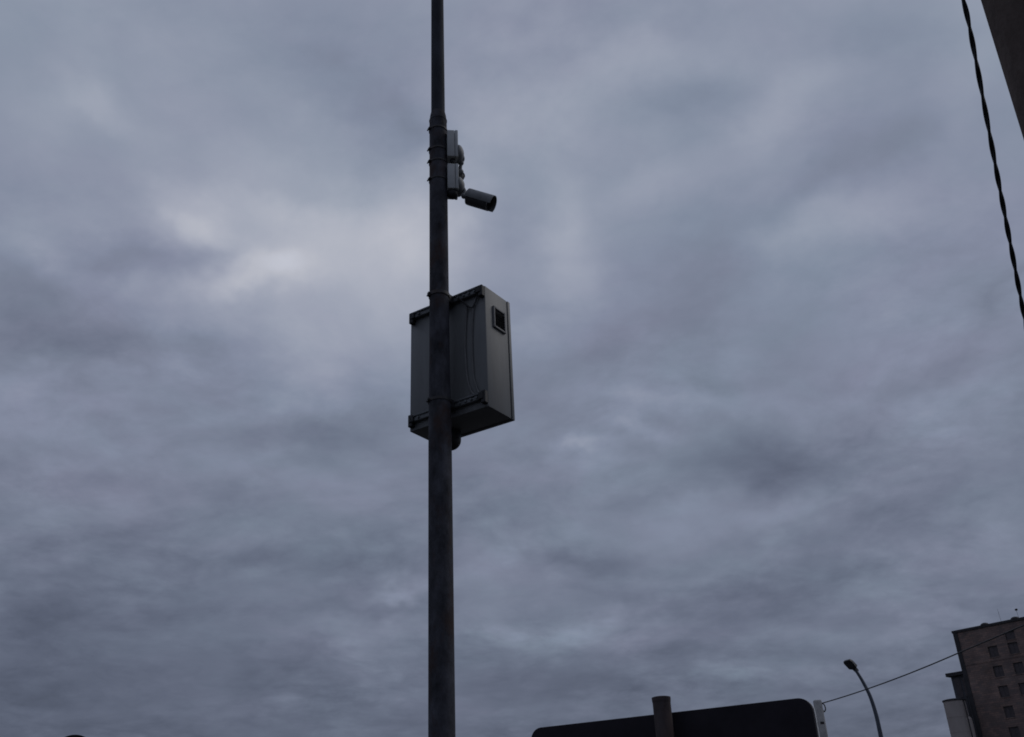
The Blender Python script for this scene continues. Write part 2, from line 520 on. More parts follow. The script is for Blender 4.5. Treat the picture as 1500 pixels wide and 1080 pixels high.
def wall_with_holes(W_, H_, holes_, depth):
    b = bmesh.new()
    xs = sorted({0.0, W_} | {h[0] for h in holes_} | {h[1] for h in holes_})
    zs = sorted({0.0, H_} | {h[2] for h in holes_} | {h[3] for h in holes_})
    cache = {}

    def v(x, y, z):
        k = (round(x, 4), round(y, 4), round(z, 4))
        if k not in cache:
            cache[k] = b.verts.new((x, y, z))
        return cache[k]
    for i in range(len(xs) - 1):
        for j in range(len(zs) - 1):
            cx, cz = (xs[i] + xs[i + 1]) / 2, (zs[j] + zs[j + 1]) / 2
            if any(h[0] < cx < h[1] and h[2] < cz < h[3] for h in holes_):
                continue
            b.faces.new((v(xs[i], 0, zs[j]), v(xs[i + 1], 0, zs[j]), v(xs[i + 1], 0, zs[j + 1]), v(xs[i], 0, zs[j + 1])))
    for x0, x1, z0, z1 in holes_:
        for (ax, az), (bx, bz) in (((x0, z0), (x1, z0)), ((x1, z0), (x1, z1)), ((x1, z1), (x0, z1)), ((x0, z1), (x0, z0))):
            b.faces.new((b.verts.new((ax, 0, az)), b.verts.new((bx, 0, bz)), b.verts.new((bx, depth, bz)), b.verts.new((ax, depth, az))))
    return b


b = wall_with_holes(FW, TOWER_H, holes, 0.45)
link('wall', b, m_brick, tower)
b = bmesh.new()                         # the other three walls and the roof slab
for quad in (((0, 0), (0, FD)), ((0, FD), (FW, FD)), ((FW, FD), (FW, 0))):
    (ax, ay), (bx, by) = quad
    b.faces.new([b.verts.new(p) for p in ((ax, ay, 0), (bx, by, 0), (bx, by, TOWER_H), (ax, ay, TOWER_H))])
link('side_wall', b, m_brick, tower)
roof = link('roof', box(bmesh.new(), -0.2, FW + 0.2, -0.18, FD + 0.2, TOWER_H + 0.004, TOWER_H + 0.4), m_roof, tower)
# what stands up from the roof: low vents and masts
hx = [on_facade(1440, 915)[0], on_facade(1484.5, 906)[0], 21.0]
for k, x in enumerate(hx):
    b = bmesh.new()
    lathe(b, [(0.7, 0), (0.72, 0.1), (0.6, 0.28), (0.35, 0.4), (0, 0.44)], 16, Matrix.Translation((x, 0.6, TOWER_H + 0.4)))
    link('roof_vent', b, m_roof, roof, True)
for x, hgt, fork in ((on_facade(1462.5, 908)[0], 2.3, 0), (on_facade(1488.5, 903)[0], 1.5, 1)):
    b = bmesh.new()
    tube(b, [(x, 0.9, TOWER_H + 0.49), (x - 0.1, 0.9, TOWER_H + 0.4 + hgt)], 0.022, 6)
    if fork:
        box(b, x - 0.28, x + 0.18, 0.75, 1.0, TOWER_H + 0.4 + hgt - 0.1, TOWER_H + 0.4 + hgt + 0.25, 0.1)
    link('mast', b, m_roof, roof)
b = bmesh.new()
box(b, -0.08, 0.72, -0.1, 0.25, 0, TOWER_H)
link('corner_pier', b, m_roof, tower)
for k, (x0, x1, z0, z1) in enumerate(holes):
    cx, cz = (x0 + x1) / 2, (z0 + z1) / 2
    ww, wh = x1 - x0, z1 - z0
    b = bmesh.new()
    for xa, xb, za, zb in ((x0, x0 + .14, z0, z1), (x1 - .14, x1, z0, z1), (x0 + .14, x1 - .14, z0, z0 + .14), (x0 + .14, x1 - .14, z1 - .14, z1)):
        box(b, xa, xb, 0.18, 0.3, za, zb)
    if wh > 1.5:
        box(b, cx - .06, cx + .06, 0.19, 0.29, z0 + .14, z1 - .14)
    wnd = link('window', b, m_winframe, tower)
    b = bmesh.new()
    box(b, x0 + .1, x1 - .1, 0.22, 0.26, z0 + .1, z1 - .1)
    link('pane', b, m_dark, wnd)
    b = bmesh.new()
    box(b, x0 - .12, x1 + .12, -0.07, 0.17, z0 - .14, z0 - .003)
    link('sill', b, m_brick, wnd)
# a pale band of string course and a rain pipe by the corner
zb = on_facade(1440, 970)[1]
b = bmesh.new()
box(b, 0.723, FW, -0.07, 0.05, zb - 0.12, zb + 0.12)
link('string_course', b, m_brick, tower)
b = bmesh.new()
x_p = on_facade(1418.5, 1030)[0]
tube(b, [(x_p, -0.22, 0), (x_p, -0.22, on_facade(1414, 1020)[1])], 0.22, 10)
link('rain_pipe', b, m_roof, tower, True)

# annex: a narrow lift house with a flat slab, set behind the tower's left edge
pa = at(1397, 1000, 197.0)
z_slab = at(1395, 987, 197.0).z
ang = f_ang
annex = thing('annex_block', 'narrow dark annex block with overhanging flat slab between silo and tower', 'building', (pa.x, pa.y, 0), ang)
b = bmesh.new()
box(b, -0.3, 6.0, 0, 6.0, 0, z_slab - 0.5)
link('wall', b, m_annex, annex)
b = bmesh.new()
box(b, -0.9, 6.3, -0.6, 6.4, z_slab - 0.497, z_slab + 0.1)
link('roof_slab', b, m_roof, annex)
for k in range(3):
    b = bmesh.new()
    box(b, 0.15 + k * 1.5, 1.25 + k * 1.5, -0.06, 0.02, z_slab - 4.2, z_slab - 0.9)
    link('window', b, m_dark, annex)

# silo
ps = at(1400.5, 1040, 186.0)
z_top = at(1383, 1027, 186.0).z
rs = abs((at(1383.5, 1040, 186.0) - ps).length) * 0.97
silo = thing('silo', 'pale round concrete silo left of the dark brick tower', 'silo', (ps.x, ps.y, 0))
b = bmesh.new()
lathe(b, [(rs, 0), (rs, z_top)], 40)
link('drum', b, m_silo, silo, True)
b = bmesh.new()
lathe(b, [(rs + .005, z_top - 0.22), (rs + 0.12, z_top - 0.2), (rs + 0.12, z_top + 0.02), (rs - 0.3, z_top + 0.12), (0, z_top + 0.3)], 40)
link('rim', b, m_roof, silo, True)
for k in range(1, 9):
    b = bmesh.new()
    zz = z_top - 0.35 - k * 2.4
    if zz < 0.5:
        break
    lathe(b, [(rs + .004, zz - 0.06), (rs + .03, zz - 0.05), (rs + .03, zz + 0.05), (rs + .004, zz + 0.06)], 40, cap=False)
    link('pour_joint', b, m_silo, silo)
b = bmesh.new()                         # slim round leg on the silo's right flank
lp = at(1421, 1075, 185.6) - ps
lr = 0.85
lathe(b, [(lr, 0), (lr, z_top - 3.2), (lr * .6, z_top - 2.8), (0, z_top - 2.7)], 24, Matrix.Translation((lp.x, lp.y, 0)))
link('side_duct', b, m_silo, silo, True)
b = bmesh.new()
for da in (-0.03, 0.03):
    x, y = (rs + 0.25) * math.sin(0.45 + da), -(rs + 0.25) * math.cos(0.45 + da)
    tube(b, [(x, y, 0), (x, y, z_top)], 0.05, 6)
for k in range(int(z_top / 0.6)):
    p = [((rs + 0.25) * math.sin(0.45 + da), -(rs + 0.25) * math.cos(0.45 + da), 0.3 + k * 0.6) for da in (-0.03, 0.03)]
    tube(b, p, 0.03, 4)
link('ladder', b, m_roof, silo)

# ------------------------------------------------------------------ street lamp
LD = 46.0
lamp_ctrl = [at(1253, 981, LD), at(1263.5, 998, LD), at(1274.5, 1020, LD), at(1283, 1046, LD), at(1288.5, 1070, LD), at(1291.5, 1085, LD)]
base = Vector((lamp_ctrl[-1].x, lamp_ctrl[-1].y, 0))
lamp = thing('street_lamp', 'modern street lamp with curved grey arm and flat dark head', 'street lamp', base)
crv = spline(lamp_ctrl, 8)
crv = [p - base for p in crv]
b = bmesh.new()
n_ = len(crv)
tube(b, crv + [Vector((0, 0, 3.0)), Vector((0, 0, 0))], [0.062 + 0.035 * i / n_ for i in range(n_)] + [0.105, 0.115], 12)
link('column', b, m_lamp, lamp, True)
b = bmesh.new()
lathe(b, [(0.2, 0), (0.2, 0.03), (0.13, 0.05), (0.13, 0.4), (0.118, 0.42)], 20, cap=False)
link('base_flange', b, m_lamp, lamp)
# the head continues the arm's line
tip = crv[0]
hd = (crv[0] - crv[1]).normalized()
h_end = at(1240.5, 967.5, LD - 0.25) - base
hx_ = (h_end - tip).normalized()
hy_ = (Vector((0, 0, 1)).cross(hx_)).normalized()
hz_ = hx_.cross(hy_)
hm = Matrix((hx_, hy_, hz_)).transposed().to_4x4()
hm.translation = tip
b = bmesh.new()
Lh = (h_end - tip).length
sec = [(-0.12, 0.075, 0.07), (0.06, 0.09, 0.08), (0.12, 0.24, 0.09), (Lh - 0.1, 0.27, 0.07), (Lh, 0.21, 0.045)]
rings = []
for x, hw, hh in sec:
    rings.append([b.verts.new((x, sy * hw * k1, sz * hh * k2)) for sy, sz, k1, k2 in ((-1, -1, 1, .7), (1, -1, 1, .7), (1, 1, .8, 1), (-1, 1, .8, 1))])
for r1, r2 in zip(rings, rings[1:]):
    for i in range(4):
        j = (i + 1) % 4
        b.faces.new((r1[i], r1[j], r2[j], r2[i]))
b.faces.new(rings[0])
b.faces.new(rings[-1])
bmesh.ops.transform(b, matrix=hm, verts=b.verts)
head = link('lamp_head', b, m_lamphead, lamp)
b = bmesh.new()
box(b, 0.2, Lh - 0.12, -0.19, 0.19, -0.078, -0.066)
bmesh.ops.transform(b, matrix=hm, verts=b.verts)
link('lens_panel', b, m_diffuser, head)

# ------------------------------------------------------------------ pale post with the thin wire
PD = 25.0
pt = at(1197, 1026, PD)
post = thing('concrete_post', 'slim pale concrete post beside the sign edge holding a thin wire', 'post', (pt.x, pt.y, 0))
b = bmesh.new()
hw = 0.085
rings = []
for z, k in ((0, 1.25), (pt.z - 0.02, 1.0), (pt.z, 0.9)):
    rings.append([b.verts.new((sx * hw * k, sy * hw * k, z)) for sx, sy in ((-1, -.7), (-.7, -1), (.7, -1), (1, -.7), (1, .7), (.7, 1), (-.7, 1), (-1, .7))])
for r1, r2 in zip(rings, rings[1:]):
    for i in range(8):
        j = (i + 1) % 8
        b.faces.new((r1[i], r1[j], r2[j], r2[i]))
b.faces.new(rings[-1])
link('shaft', b, m_conc2, post)
zb_ = at(1199, 1060, PD).z
b = bmesh.new()
lathe(b, [(hw * 1.12, zb_ - 0.03), (hw * 1.2, zb_ - 0.025), (hw * 1.2, zb_ + 0.025), (hw * 1.12, zb_ + 0.03)], 8, Matrix.Rotation(R(22.5), 4, 'Z'), cap=False)
link('steel_band', b, m_band, post)
hk = at(1203, 1030, PD) - Vector((pt.x, pt.y, 0))
b = bmesh.new()
tube(b, spline([Vector((0.05, 0, hk.z)), hk, hk + Vector((0.06, 0, -0.04)), hk + Vector((0.075, 0, -0.14)), hk + Vector((0.03, 0, -0.2)), hk + Vector((0.0, 0, -0.13))], 5), 0.014, 6)
link('wire_hook', b, m_band, post, True)

w0 = at(1203.5, 1030.5, PD)
w1 = at(1401, 958, 21.0)
w2 = at(1500, 916, 19.2)
wend = w2 + (w2 - w1) * 4
b = bmesh.new()
wpts = []
# a long shallow sag through the two sighted places
for i in range(61):
    t = i / 60
    if t < 0.5:
        s = t * 2
        p = w0.lerp(w1, s) + Vector((0, 0, -0.05 * 4 * s * (1 - s)))
    else:
        s = (t - 0.5) * 2
        p = w1.lerp(wend, s)
    wpts.append(p)
tube(b, wpts, 0.0125, 6)
tag(link('overhead_wire', b, m_cable), 'thin dark wire running from the pale post across the brick tower', 'wire')

# ------------------------------------------------------------------ big sign seen from behind
SH = 0.82
d1 = ROT @ Vector((777 - 750, 540 - 1067.5, -1400))
d2 = ROT @ Vector((1187 - 750, 540 - 1020.8, -1400))
s_l = EYE + d1 * (SH / d1.z)
s_r = EYE + d2 * (SH / d2.z)
su = s_r - s_l
SW = su.length
su.normalize()
s_ang = math.atan2(su.y, su.x)
sz = s_l.z
sign = thing('road_sign', 'big dark back of a rounded rectangular road sign on a round post', 'sign', (s_l.x + su.x * SW / 2, s_l.y + su.y * SW / 2, 0), s_ang, None)
SHT = 1.25


def rounded_rect(x0, x1, z0, z1, r, n=8):
    out = []
    for cx, cz, a0 in ((x1 - r, z1 - r, 0), (x0 + r, z1 - r, 90), (x0 + r, z0 + r, 180), (x1 - r, z0 + r, 270)):
        for k in range(n + 1):
            a = R(a0 + 90 * k / n)
            out.append((cx + r * math.cos(a), cz + r * math.sin(a)))
    return out


def extrude_outline(b, outl, y0, y1):
    f1 = [b.verts.new((x, y0, z)) for x, z in outl]
    f2 = [b.verts.new((x, y1, z)) for x, z in outl]
    b.faces.new(f1)
    b.faces.new(f2)
    n = len(outl)
    for i in range(n):
        j = (i + 1) % n
        b.faces.new((f1[i], f1[j], f2[j], f2[i]))


ol = rounded_rect(-SW / 2, SW / 2, sz - SHT, sz, 0.085)
b = bmesh.new()
extrude_outline(b, ol, 0.0, 0.03)
link('panel', b, m_signback, sign)
b = bmesh.new()
extrude_outline(b, rounded_rect(-SW / 2 - .004, SW / 2 + .004, sz - SHT - .004, sz + .0, 0.087), 0.0305, 0.046)
link('face_sheet', b, m_white, sign)
for zz in (sz - 0.32, sz - 0.95):
    b = bmesh.new()
    box(b, -SW / 2 + 0.1, SW / 2 - 0.1, -0.028, -0.001, zz - 0.02, zz + 0.02)
    link('rail', b, m_signback, sign)
# post in front of the back face, its top standing proud
yv = ray_plane(970, 1050, Vector((sign.location.x, sign.location.y, 0)) - Vector((-su.y, su.x, 0)) * 0.105, Vector((-su.y, su.x, 0)))
px_ = (yv - sign.location).dot(su)
dpt = (yv - EYE)
depth_ = -(ROT.transposed() @ dpt).z
pr = 26.5 * depth_ / 1400 / 2
ptop = ray_plane(970, 1021, Vector((sign.location.x, sign.location.y, 0)) - Vector((-su.y, su.x, 0)) * 0.105, Vector((-su.y, su.x, 0))).z
b = bmesh.new()
lathe(b, [(pr, 0), (pr, ptop - 0.012)], 32, Matrix.Translation((px_, -0.03 - pr, 0)), cap=False)
spost = link('post', b, m_signpost, sign, True)
b = bmesh.new()
lathe(b, [(pr + .0015, ptop - 0.03), (pr + .003, ptop - 0.012), (pr + .003, ptop), (pr * .8, ptop + .004), (0, ptop + .005)], 32, Matrix.Translation((px_, -0.03 - pr, 0)), cap=False)
link('cap', b, m_signpost, spost, True)

# ------------------------------------------------------------------ small round sign far to the left
rd = 17.0
rt = at(110.5, 1076.5, rd)
r_sign = thing('round_sign', 'dark rounded top of a small sign at the bottom left corner', 'sign', (rt.x, rt.y, 0), R(24))
rr = 0.33
b = bmesh.new()
lathe(b, [(rr - .01, -0.012), (rr, -0.008), (rr, 0.012), (rr - .012, 0.012), (rr - .015, 0.004)], 48, Matrix.Translation((0, 0, rt.z - rr)) @ Matrix.Rotation(R(90), 4, 'X'))
link('disc', b, m_signback, r_sign, True)
b = bmesh.new()
lathe(b, [(0.03, 0), (0.03, rt.z - 0.1), (0, rt.z - 0.095)], 16, Matrix.Translation((0, -0.047, 0)))
link('post', b, m_signpost, r_sign, True)

# ------------------------------------------------------------------ near concrete pole at the right edge
CD = 1.95
e1 = at(1438, -3, CD)
e2 = at(1500, 198, CD)
ed = (e1 - e2)
lean = Vector((ed.x / ed.z, ed.y / ed.z, 1))


def edge_at(z):
    return e2 + lean * (z - e2.z)


cpole = thing('concrete_pole', 'leaning brownish concrete pole cutting the top right corner, close to the viewer', 'pole', (edge_at(0).x, edge_at(0).y, 0))
base = Vector(cpole.location)
view = Vector((e2.x, e2.y, 0)).normalized()
rt_ = Vector((view.y, -view.x, 0))
rt_ = (Matrix.Rotation(R(-14), 3, 'Z') @ rt_)
bk_ = Vector((-rt_.y, rt_.x, 0))
b = bmesh.new()
rings = []
CPTOP = 6.4
for i in range(25):
    z = CPTOP * i / 24
    k = 0.30 - 0.016 * z
    o = edge_at(z) - base - rt_ * 0.0125
    ch = 0.034
    prof = [(0, ch * 1.0), (ch, 0), (k - ch, 0), (k, ch), (k, k - ch), (k - ch, k), (ch, k), (0, k - ch)]
    rings.append([b.verts.new(o + rt_ * x + bk_ * y) for x, y in prof])
for r1, r2 in zip(rings, rings[1:]):
    for i in range(8):
        j = (i + 1) % 8
        b.faces.new((r1[i], r1[j], r2[j], r2[i]))
b.faces.new(rings[0])
b.faces.new(rings[-1])
link('shaft', b, m_conc, cpole)
z_at = at(1375, -240, CD).z
ka = edge_at(z_at) - base
b = bmesh.new()
tube(b, spline([ka + rt_ * 0.06 + bk_ * 0.05, ka - rt_ * 0.03 - bk_ * .0, ka - rt_ * 0.05 - bk_ * 0.0 + Vector((0, 0, -0.04)), ka - rt_ * 0.02 + Vector((0, 0, -0.06))], 5), 0.009, 8)
link('anchor_hook', b, m_band, cpole, True)
hook = base + ka - rt_ * 0.05 + Vector((0, 0, -0.04))

# twisted pair hanging down from the hook
sight = [(1411, 0, 2.02), (1427, 75, 2.09), (1442, 155, 2.17), (1460.5, 255, 2.28), (1481.5, 365, 2.42), (1503, 478, 2.6)]
ctrl = [hook, hook.lerp(at(*sight[0]), 0.55) + Vector((0.0, 0, -0.01))] + [at(*s) for s in sight]
dn = (ctrl[-1] - ctrl[-2]).normalized()
last = ctrl[-1]
ctrl += [last + dn * 0.6, last + dn * 1.2]
e_ = ctrl[-1]
ctrl.append(Vector((e_.x + dn.x * 0.5, e_.y + dn.y * 0.5, 0.0)))
cen = spline(ctrl, 56)
twist = bpy.data.objects.new('twisted_cable', None)
COL.objects.link(twist)
twist.location = (ctrl[-1].x, ctrl[-1].y, 0)
tag(twist, 'black twisted two core cable hanging beside the concrete pole at top right', 'cable')
tb = Vector(twist.location)
sr = 0.0026
strands = [[], []]
ln = 0.0
nrm = None
for i, p in enumerate(cen):
    t = (cen[min(i + 1, len(cen) - 1)] - cen[max(i - 1, 0)]).normalized()
    if i:
        ln += (p - cen[i - 1]).length
    if nrm is None:
        nrm = t.orthogonal().normalized()
    nrm = (nrm - t * nrm.dot(t)).normalized()
    bi = t.cross(nrm)
    a = 2 * math.pi * ln / 0.15 + 0.7 * math.sin(ln * 5.1) + 0.3 * math.sin(ln * 13.7)
    off = (nrm * math.cos(a) + bi * math.sin(a)) * sr
    strands[0].append(p + off - tb)
    strands[1].append(p - off - tb)
for s in strands:
    b = bmesh.new()
    tube(b, s, 0.0035, 10)
    link('core', b, m_cable, twist, True)

# ------------------------------------------------------------------ steel pole
AX = Vector((-0.4215, 4.953, 0))
PDIST = math.hypot(AX.x, AX.y)


def pz(y, dx=0.0):
    return at(646, y, PDIST + dx).z


pole = thing('steel_pole', 'tall dark steel pole carrying the grey cabinet and the surveillance cameras', 'pole', AX)
z_sh = pz(176)
r_lo, r_mid, r_up = 0.0655, 0.0585, 0.0475
b = bmesh.new()
prof = [(r_lo + .004, 0), (r_lo + .001, pz(1080)), (r_lo, pz(650)), (r_mid + .0015, pz(520)), (r_mid, pz(400)), (r_mid - .0005, z_sh - 0.02), (r_mid - .002, z_sh), (r_up + .006, pz(171)), (r_up, pz(166))]
fine = []
for (r1, z1), (r2, z2) in zip(prof, prof[1:]):
    n = max(1, int((z2 - z1) / 0.25))
    fine += [(r1 + (r2 - r1) * k / n, z1 + (z2 - z1) * k / n) for k in range(n)]
fine.append(prof[-1])
lathe(b, fine, 48, cap=False)
link('lower_tube', b, m_pole, pole, True)
b = bmesh.new()
lathe(b, [(r_up - .001, pz(172)), (r_up - .002, pz(80)), (r_up - .004, pz(-60)), (r_up - .006, 9.4), (0, 9.42)], 48, cap=False)
link('upper_tube', b, m_pole_up, pole, True)
b = bmesh.new()
zz = pz(178)
lathe(b, [(r_mid - .0005, zz - .01), (r_mid + .0015, zz - .006), (r_mid + .002, zz), (r_mid + .001, zz + .004), (r_mid - .003, zz + .007)], 48, cap=False)
link('weld_seam', b, m_pole, pole, True)


def band(name, z, r, parent, origin, ang, h=0.014, mat_=None):
    """a steel band round the pole with a screw lug"""
    bb = bmesh.new()
    c = AX + Vector((0, 0, z)) - origin
    lathe(bb, [(r - .001, -h / 2), (r + .0035, -h / 2), (r + .0035, h / 2), (r - .001, h / 2)], 40, Matrix.Translation(c), cap=False)
    o = link(name, bb, mat_ or m_band, parent, True)
    bb = bmesh.new()
    dvec = Vector((math.cos(ang), math.sin(ang), 0))
    mt = Matrix.Translation(c + dvec * (r + .004)) @ Matrix.Rotation(ang, 4, 'Z')
    box(bb, -.004, .009, -.012, .012, -h * .6, h * .6, .002)
    tube(bb, [(.005, -.022, 0), (.005, .022, 0)], .0045, 8)
    bmesh.ops.transform(bb, matrix=mt, verts=bb.verts)
    link('screw_lug', bb, m_black, o)
    return o


# ------------------------------------------------------------------ cabinet behind the pole
CW, CDP, CH = 0.5766, 0.264, 0.80
YAW = -0.58314538
u = Vector((math.cos(YAW), math.sin(YAW), 0))
v = Vector((-math.sin(YAW), math.cos(YAW), 0))
A = Vector((-0.142, 4.898, 4.670))
cc = A - u * CW / 2 + v * CDP / 2 - Vector((0, 0, CH))
cab = thing('equipment_cabinet', 'grey sheet steel cabinet clamped behind the pole, its back to the viewer', 'cabinet', cc)
CM = Matrix.Rotation(YAW, 4, 'Z')
IW = CM.inverted()


def cpart(name, bm_, m, parent=None, smooth=False):
    bmesh.ops.transform(bm_, matrix=CM, verts=bm_.verts)
    return link(name, bm_, m, parent or cab, smooth)


hx2, hy2 = CW / 2, CDP / 2
cpart('body', box(bmesh.new(), -hx2, hx2, -hy2, hy2 - 0.034, 0, CH, 0.005, 2), m_box, smooth=True)
cpart('seal', box(bmesh.new(), -hx2 + .006, hx2 - .006, hy2 - .036, hy2 - .026, .006, CH - .006), m_seam)
door = cpart('door', box(bmesh.new(), -hx2 - .002, hx2 + .002, hy2 - .027, hy2, -.002, CH + .002, .004, 2), m_box, smooth=True)
b = bmesh.new()
lathe(b, [(.014, 0), (.014, .012), (.009, .016), (0, .017)], 20, Matrix.Translation((-hx2 + .05, hy2 - .001, .4)) @ Matrix.Rotation(R(-90), 4, 'X'))
cpart('lock', b, m_band, door)
# vent on the right-hand side wall
vy0, vy1, vz0, vz1 = -.06, .064, .545, .692
b = bmesh.new()
for y0, y1, z0, z1 in ((vy0, vy0 + .013, vz0, vz1), (vy1 - .013, vy1, vz0, vz1), (vy0 + .013, vy1 - .013, vz0, vz0 + .015), (vy0 + .013, vy1 - .013, vz1 - .015, vz1)):
    box(b, hx2 - .002, hx2 + .0125, y0, y1, z0, z1, .003)
vent = cpart('vent', b, m_frame)
cpart('grille', box(bmesh.new(), hx2 + .0005, hx2 + .003, vy0 + .012, vy1 - .012, vz0 + .017, vz1 - .017), m_grille, vent)
for k in range(6):
    z = vz0 + .026 + k * .0175
    b = bmesh.new()
    w_ = (vy1 - vy0) / 2 - .0135
    box(b, -.004, .006, -w_, w_, -.0015, .0015)
    bmesh.ops.transform(b, matrix=Matrix.Translation((hx2 + .0085, (vy0 + vy1) / 2, z)) @ Matrix.Rotation(R(35), 4, 'Y'), verts=b.verts)
    cpart('slat', b, m_grille, vent)
# two mounting rails across the back with brackets on their ends
for top in (1, 0):
    z0 = CH - .048 if top else .045
    b = bmesh.new()
    y1 = -hy2 - .0005
    box(b, -hx2 + .02, hx2 - .02, y1 - .026, y1, z0, z0 + .038, .003)
    box(b, -hx2 + .02, hx2 - .02, y1 - .034, y1 - .024, z0 + .028, z0 + .041, .002)
    for kx in (-.25, -.2, .11, .15, .19, .23):
        tube(b, [(kx, y1 - .027, z0 + .015), (kx, y1 - .036, z0 + .015)], .008, 6)
    rail = cpart('mounting_rail', b, m_rail)
    for sx in (-1, 1):
        b = bmesh.new()
        xe = sx * (hx2 - (.017 if sx > 0 else .024))
        box(b, xe - .016, xe + .016, y1 - .03, y1 + .003, z0 - (.03 if top else .028), z0 + (.045 if top else .05), .004)
        box(b, xe - (.03 if sx > 0 else .004), xe + (.004 if sx > 0 else .03), y1 - .036, y1 - .01, z0 - .004, z0 + .04, .003)
        cpart('end_bracket', b, m_black, rail)
    zc = cc.z + z0 + .02
    r_here = r_mid + (.002 if top else .005)
    band('pole_clamp', zc, r_here, cab, cc, R(205), 0.018 if not top else .022)
# back plate between pole and rails at each clamp
axl = IW @ (AX - cc)
for z0 in (CH - .06, .035):
    b = bmesh.new()
    box(b, axl.x - .045, axl.x + .045, axl.y + .03, -hy2 - .02, z0, z0 + .055, .003)
    cpart('saddle', b, m_black)
# loose lead drooping across the back
b = bmesh.new()
xs = axl.x + .17
yb = -hy2 - .012
tube(b, spline([(xs - .07, yb - .02, CH - .05), (xs + .0, yb - .006, CH - .13), (xs + .035, yb, CH - .09), (xs + .05, yb - .004, CH - .045)], 8), .005, 8)
cpart('lead', b, m_black, smooth=True)
b = bmesh.new()
tube(b, spline([(xs - .035, yb, CH - .1), (xs - .05, yb + .004, CH - .25), (xs - .055, yb + .004, .4), (xs - .045, yb + .004, .22), (xs - .015, yb + .002, .12), (xs + .03, yb - .01, .07)], 8), .006, 8)
cpart('lead', b, m_lead, smooth=True)
b = bmesh.new()
tube(b, spline([(xs + .015, yb, CH - .1), (xs + .0, yb + .004, CH - .25), (xs - .005, yb + .004, .4), (xs + .0, yb + .004, .22), (xs + .02, yb + .002, .14), (xs + .05, yb - .01, .08)], 8), .005, 8)
cpart('lead', b, m_lead, smooth=True)
# rounded housing hanging under the floor
b = bmesh.new()
hr = .062
hp = [(0, -.118)] + [(hr * math.sin(R(a)), -.055 - hr * math.cos(R(a))) for a in range(12, 91, 13)] + [(hr, -.003)]
hc = Vector((0.03, 0.02, 0))
best = None
for i in range(-40, 41):
    p = cc + u * (i * .01) + v * 0.02
    c = ROT.transposed() @ (p + Vector((0, 0, -.05)) - EYE)
    xx = 750 + 1400 * c.x / -c.z + 1400 * hr / -c.z
    if best is None or abs(xx - 675.5) < best[0]:
        best = (abs(xx - 675.5), i * .01)
lathe(b, hp, 32, Matrix.Translation((best[1], .02, 0)))
cpart('round_housing', b, m_black, smooth=True)

# ------------------------------------------------------------------ junction boxes and cameras on the pole's right side
JA = R(8)
ju = Vector((math.cos(JA), math.sin(JA), 0))
jv = Vector((-math.sin(JA), math.cos(JA), 0))
JM = Matrix.Rotation(JA, 4, 'Z')
jx0, jx1, jy = r_mid + .002, r_mid + .073, .062
defs = [
    (189.5, 227.5, (184, 214), 'upper pale junction box strapped to the pole', 'higher of two'),
    (238.5, 274.5, (232, 258), 'lower pale junction box strapped to the pole', 'lower of two'),
]
lab = ['upper of two pale grey junction boxes strapped to the pole, below its joint',
       'lower of two pale grey junction boxes strapped to the pole, above the bullet camera']
jinfo = []
for k, (yt, yb_, straps, _a, _b) in enumerate(defs):
    Df = PDIST - jy
    zt, zb2 = at(663, yt, Df).z, at(663, yb_, Df).z
    org = AX + ju * (jx0 + jx1) / 2 - Vector((.005, 0, 0))
    org.z = zb2
    jb = thing('junction_box', lab[k], 'junction box', org, 0, 'junction boxes on the steel pole')
    hw_, hh_ = (jx1 - jx0) / 2, zt - zb2
    b = box(bmesh.new(), -hw_, hw_ - .022, -jy, jy, 0, hh_, .004, 2)
    bmesh.ops.transform(b, matrix=JM, verts=b.verts)
    link('case', b, m_jbox, jb, True)
    b = box(bmesh.new(), hw_ - .0205, hw_, -jy - .0015, jy + .0015, -.0015, hh_ + .0015, .005, 2)
    bmesh.ops.transform(b, matrix=JM, verts=b.verts)
    link('lid', b, m_jbox, jb, True)
    for ys in straps:
        band('strap', pz(ys, -r_mid), r_mid + .0005, jb, org, R(208), .012)
    if k == 1:
        jinfo.append((org, hw_, hh_))
        continue
    b = bmesh.new()
    for gy in (-.025, .025):
        lathe(b, [(.011, -.03), (.015, -.024), (.015, -.001)], 12, Matrix.Translation((0, gy, 0)))
    bmesh.ops.transform(b, matrix=JM, verts=b.verts)
    link('cable_gland', b, m_black, jb, True)
    jinfo.append((org, hw_, hh_))
# dark elbow of cable curling under the lower box
org, hw_, hh_ = jinfo[1]
lowbox = [o for o in bpy.data.objects if o.name.startswith('junction_box')][-1]
b = bmesh.new()
lathe(b, [(0, -.046), (.018, -.043), (.031, -.031), (.036, -.014), (.036, -.001)], 24, Matrix.Translation((-.001, -.014, 0)))
bmesh.ops.transform(b, matrix=JM, verts=b.verts)
link('bottom_cap', b, m_black, lowbox, True)


def axis_matrix(origin, a, up_=Vector((0, 0, 1))):
    z_ = a.normalized()
    x_ = up_.cross(z_).normalized()
    y_ = z_.cross(x_)
    m = Matrix((x_, y_, z_)).transposed().to_4x4()
    m.translation = origin
    return m


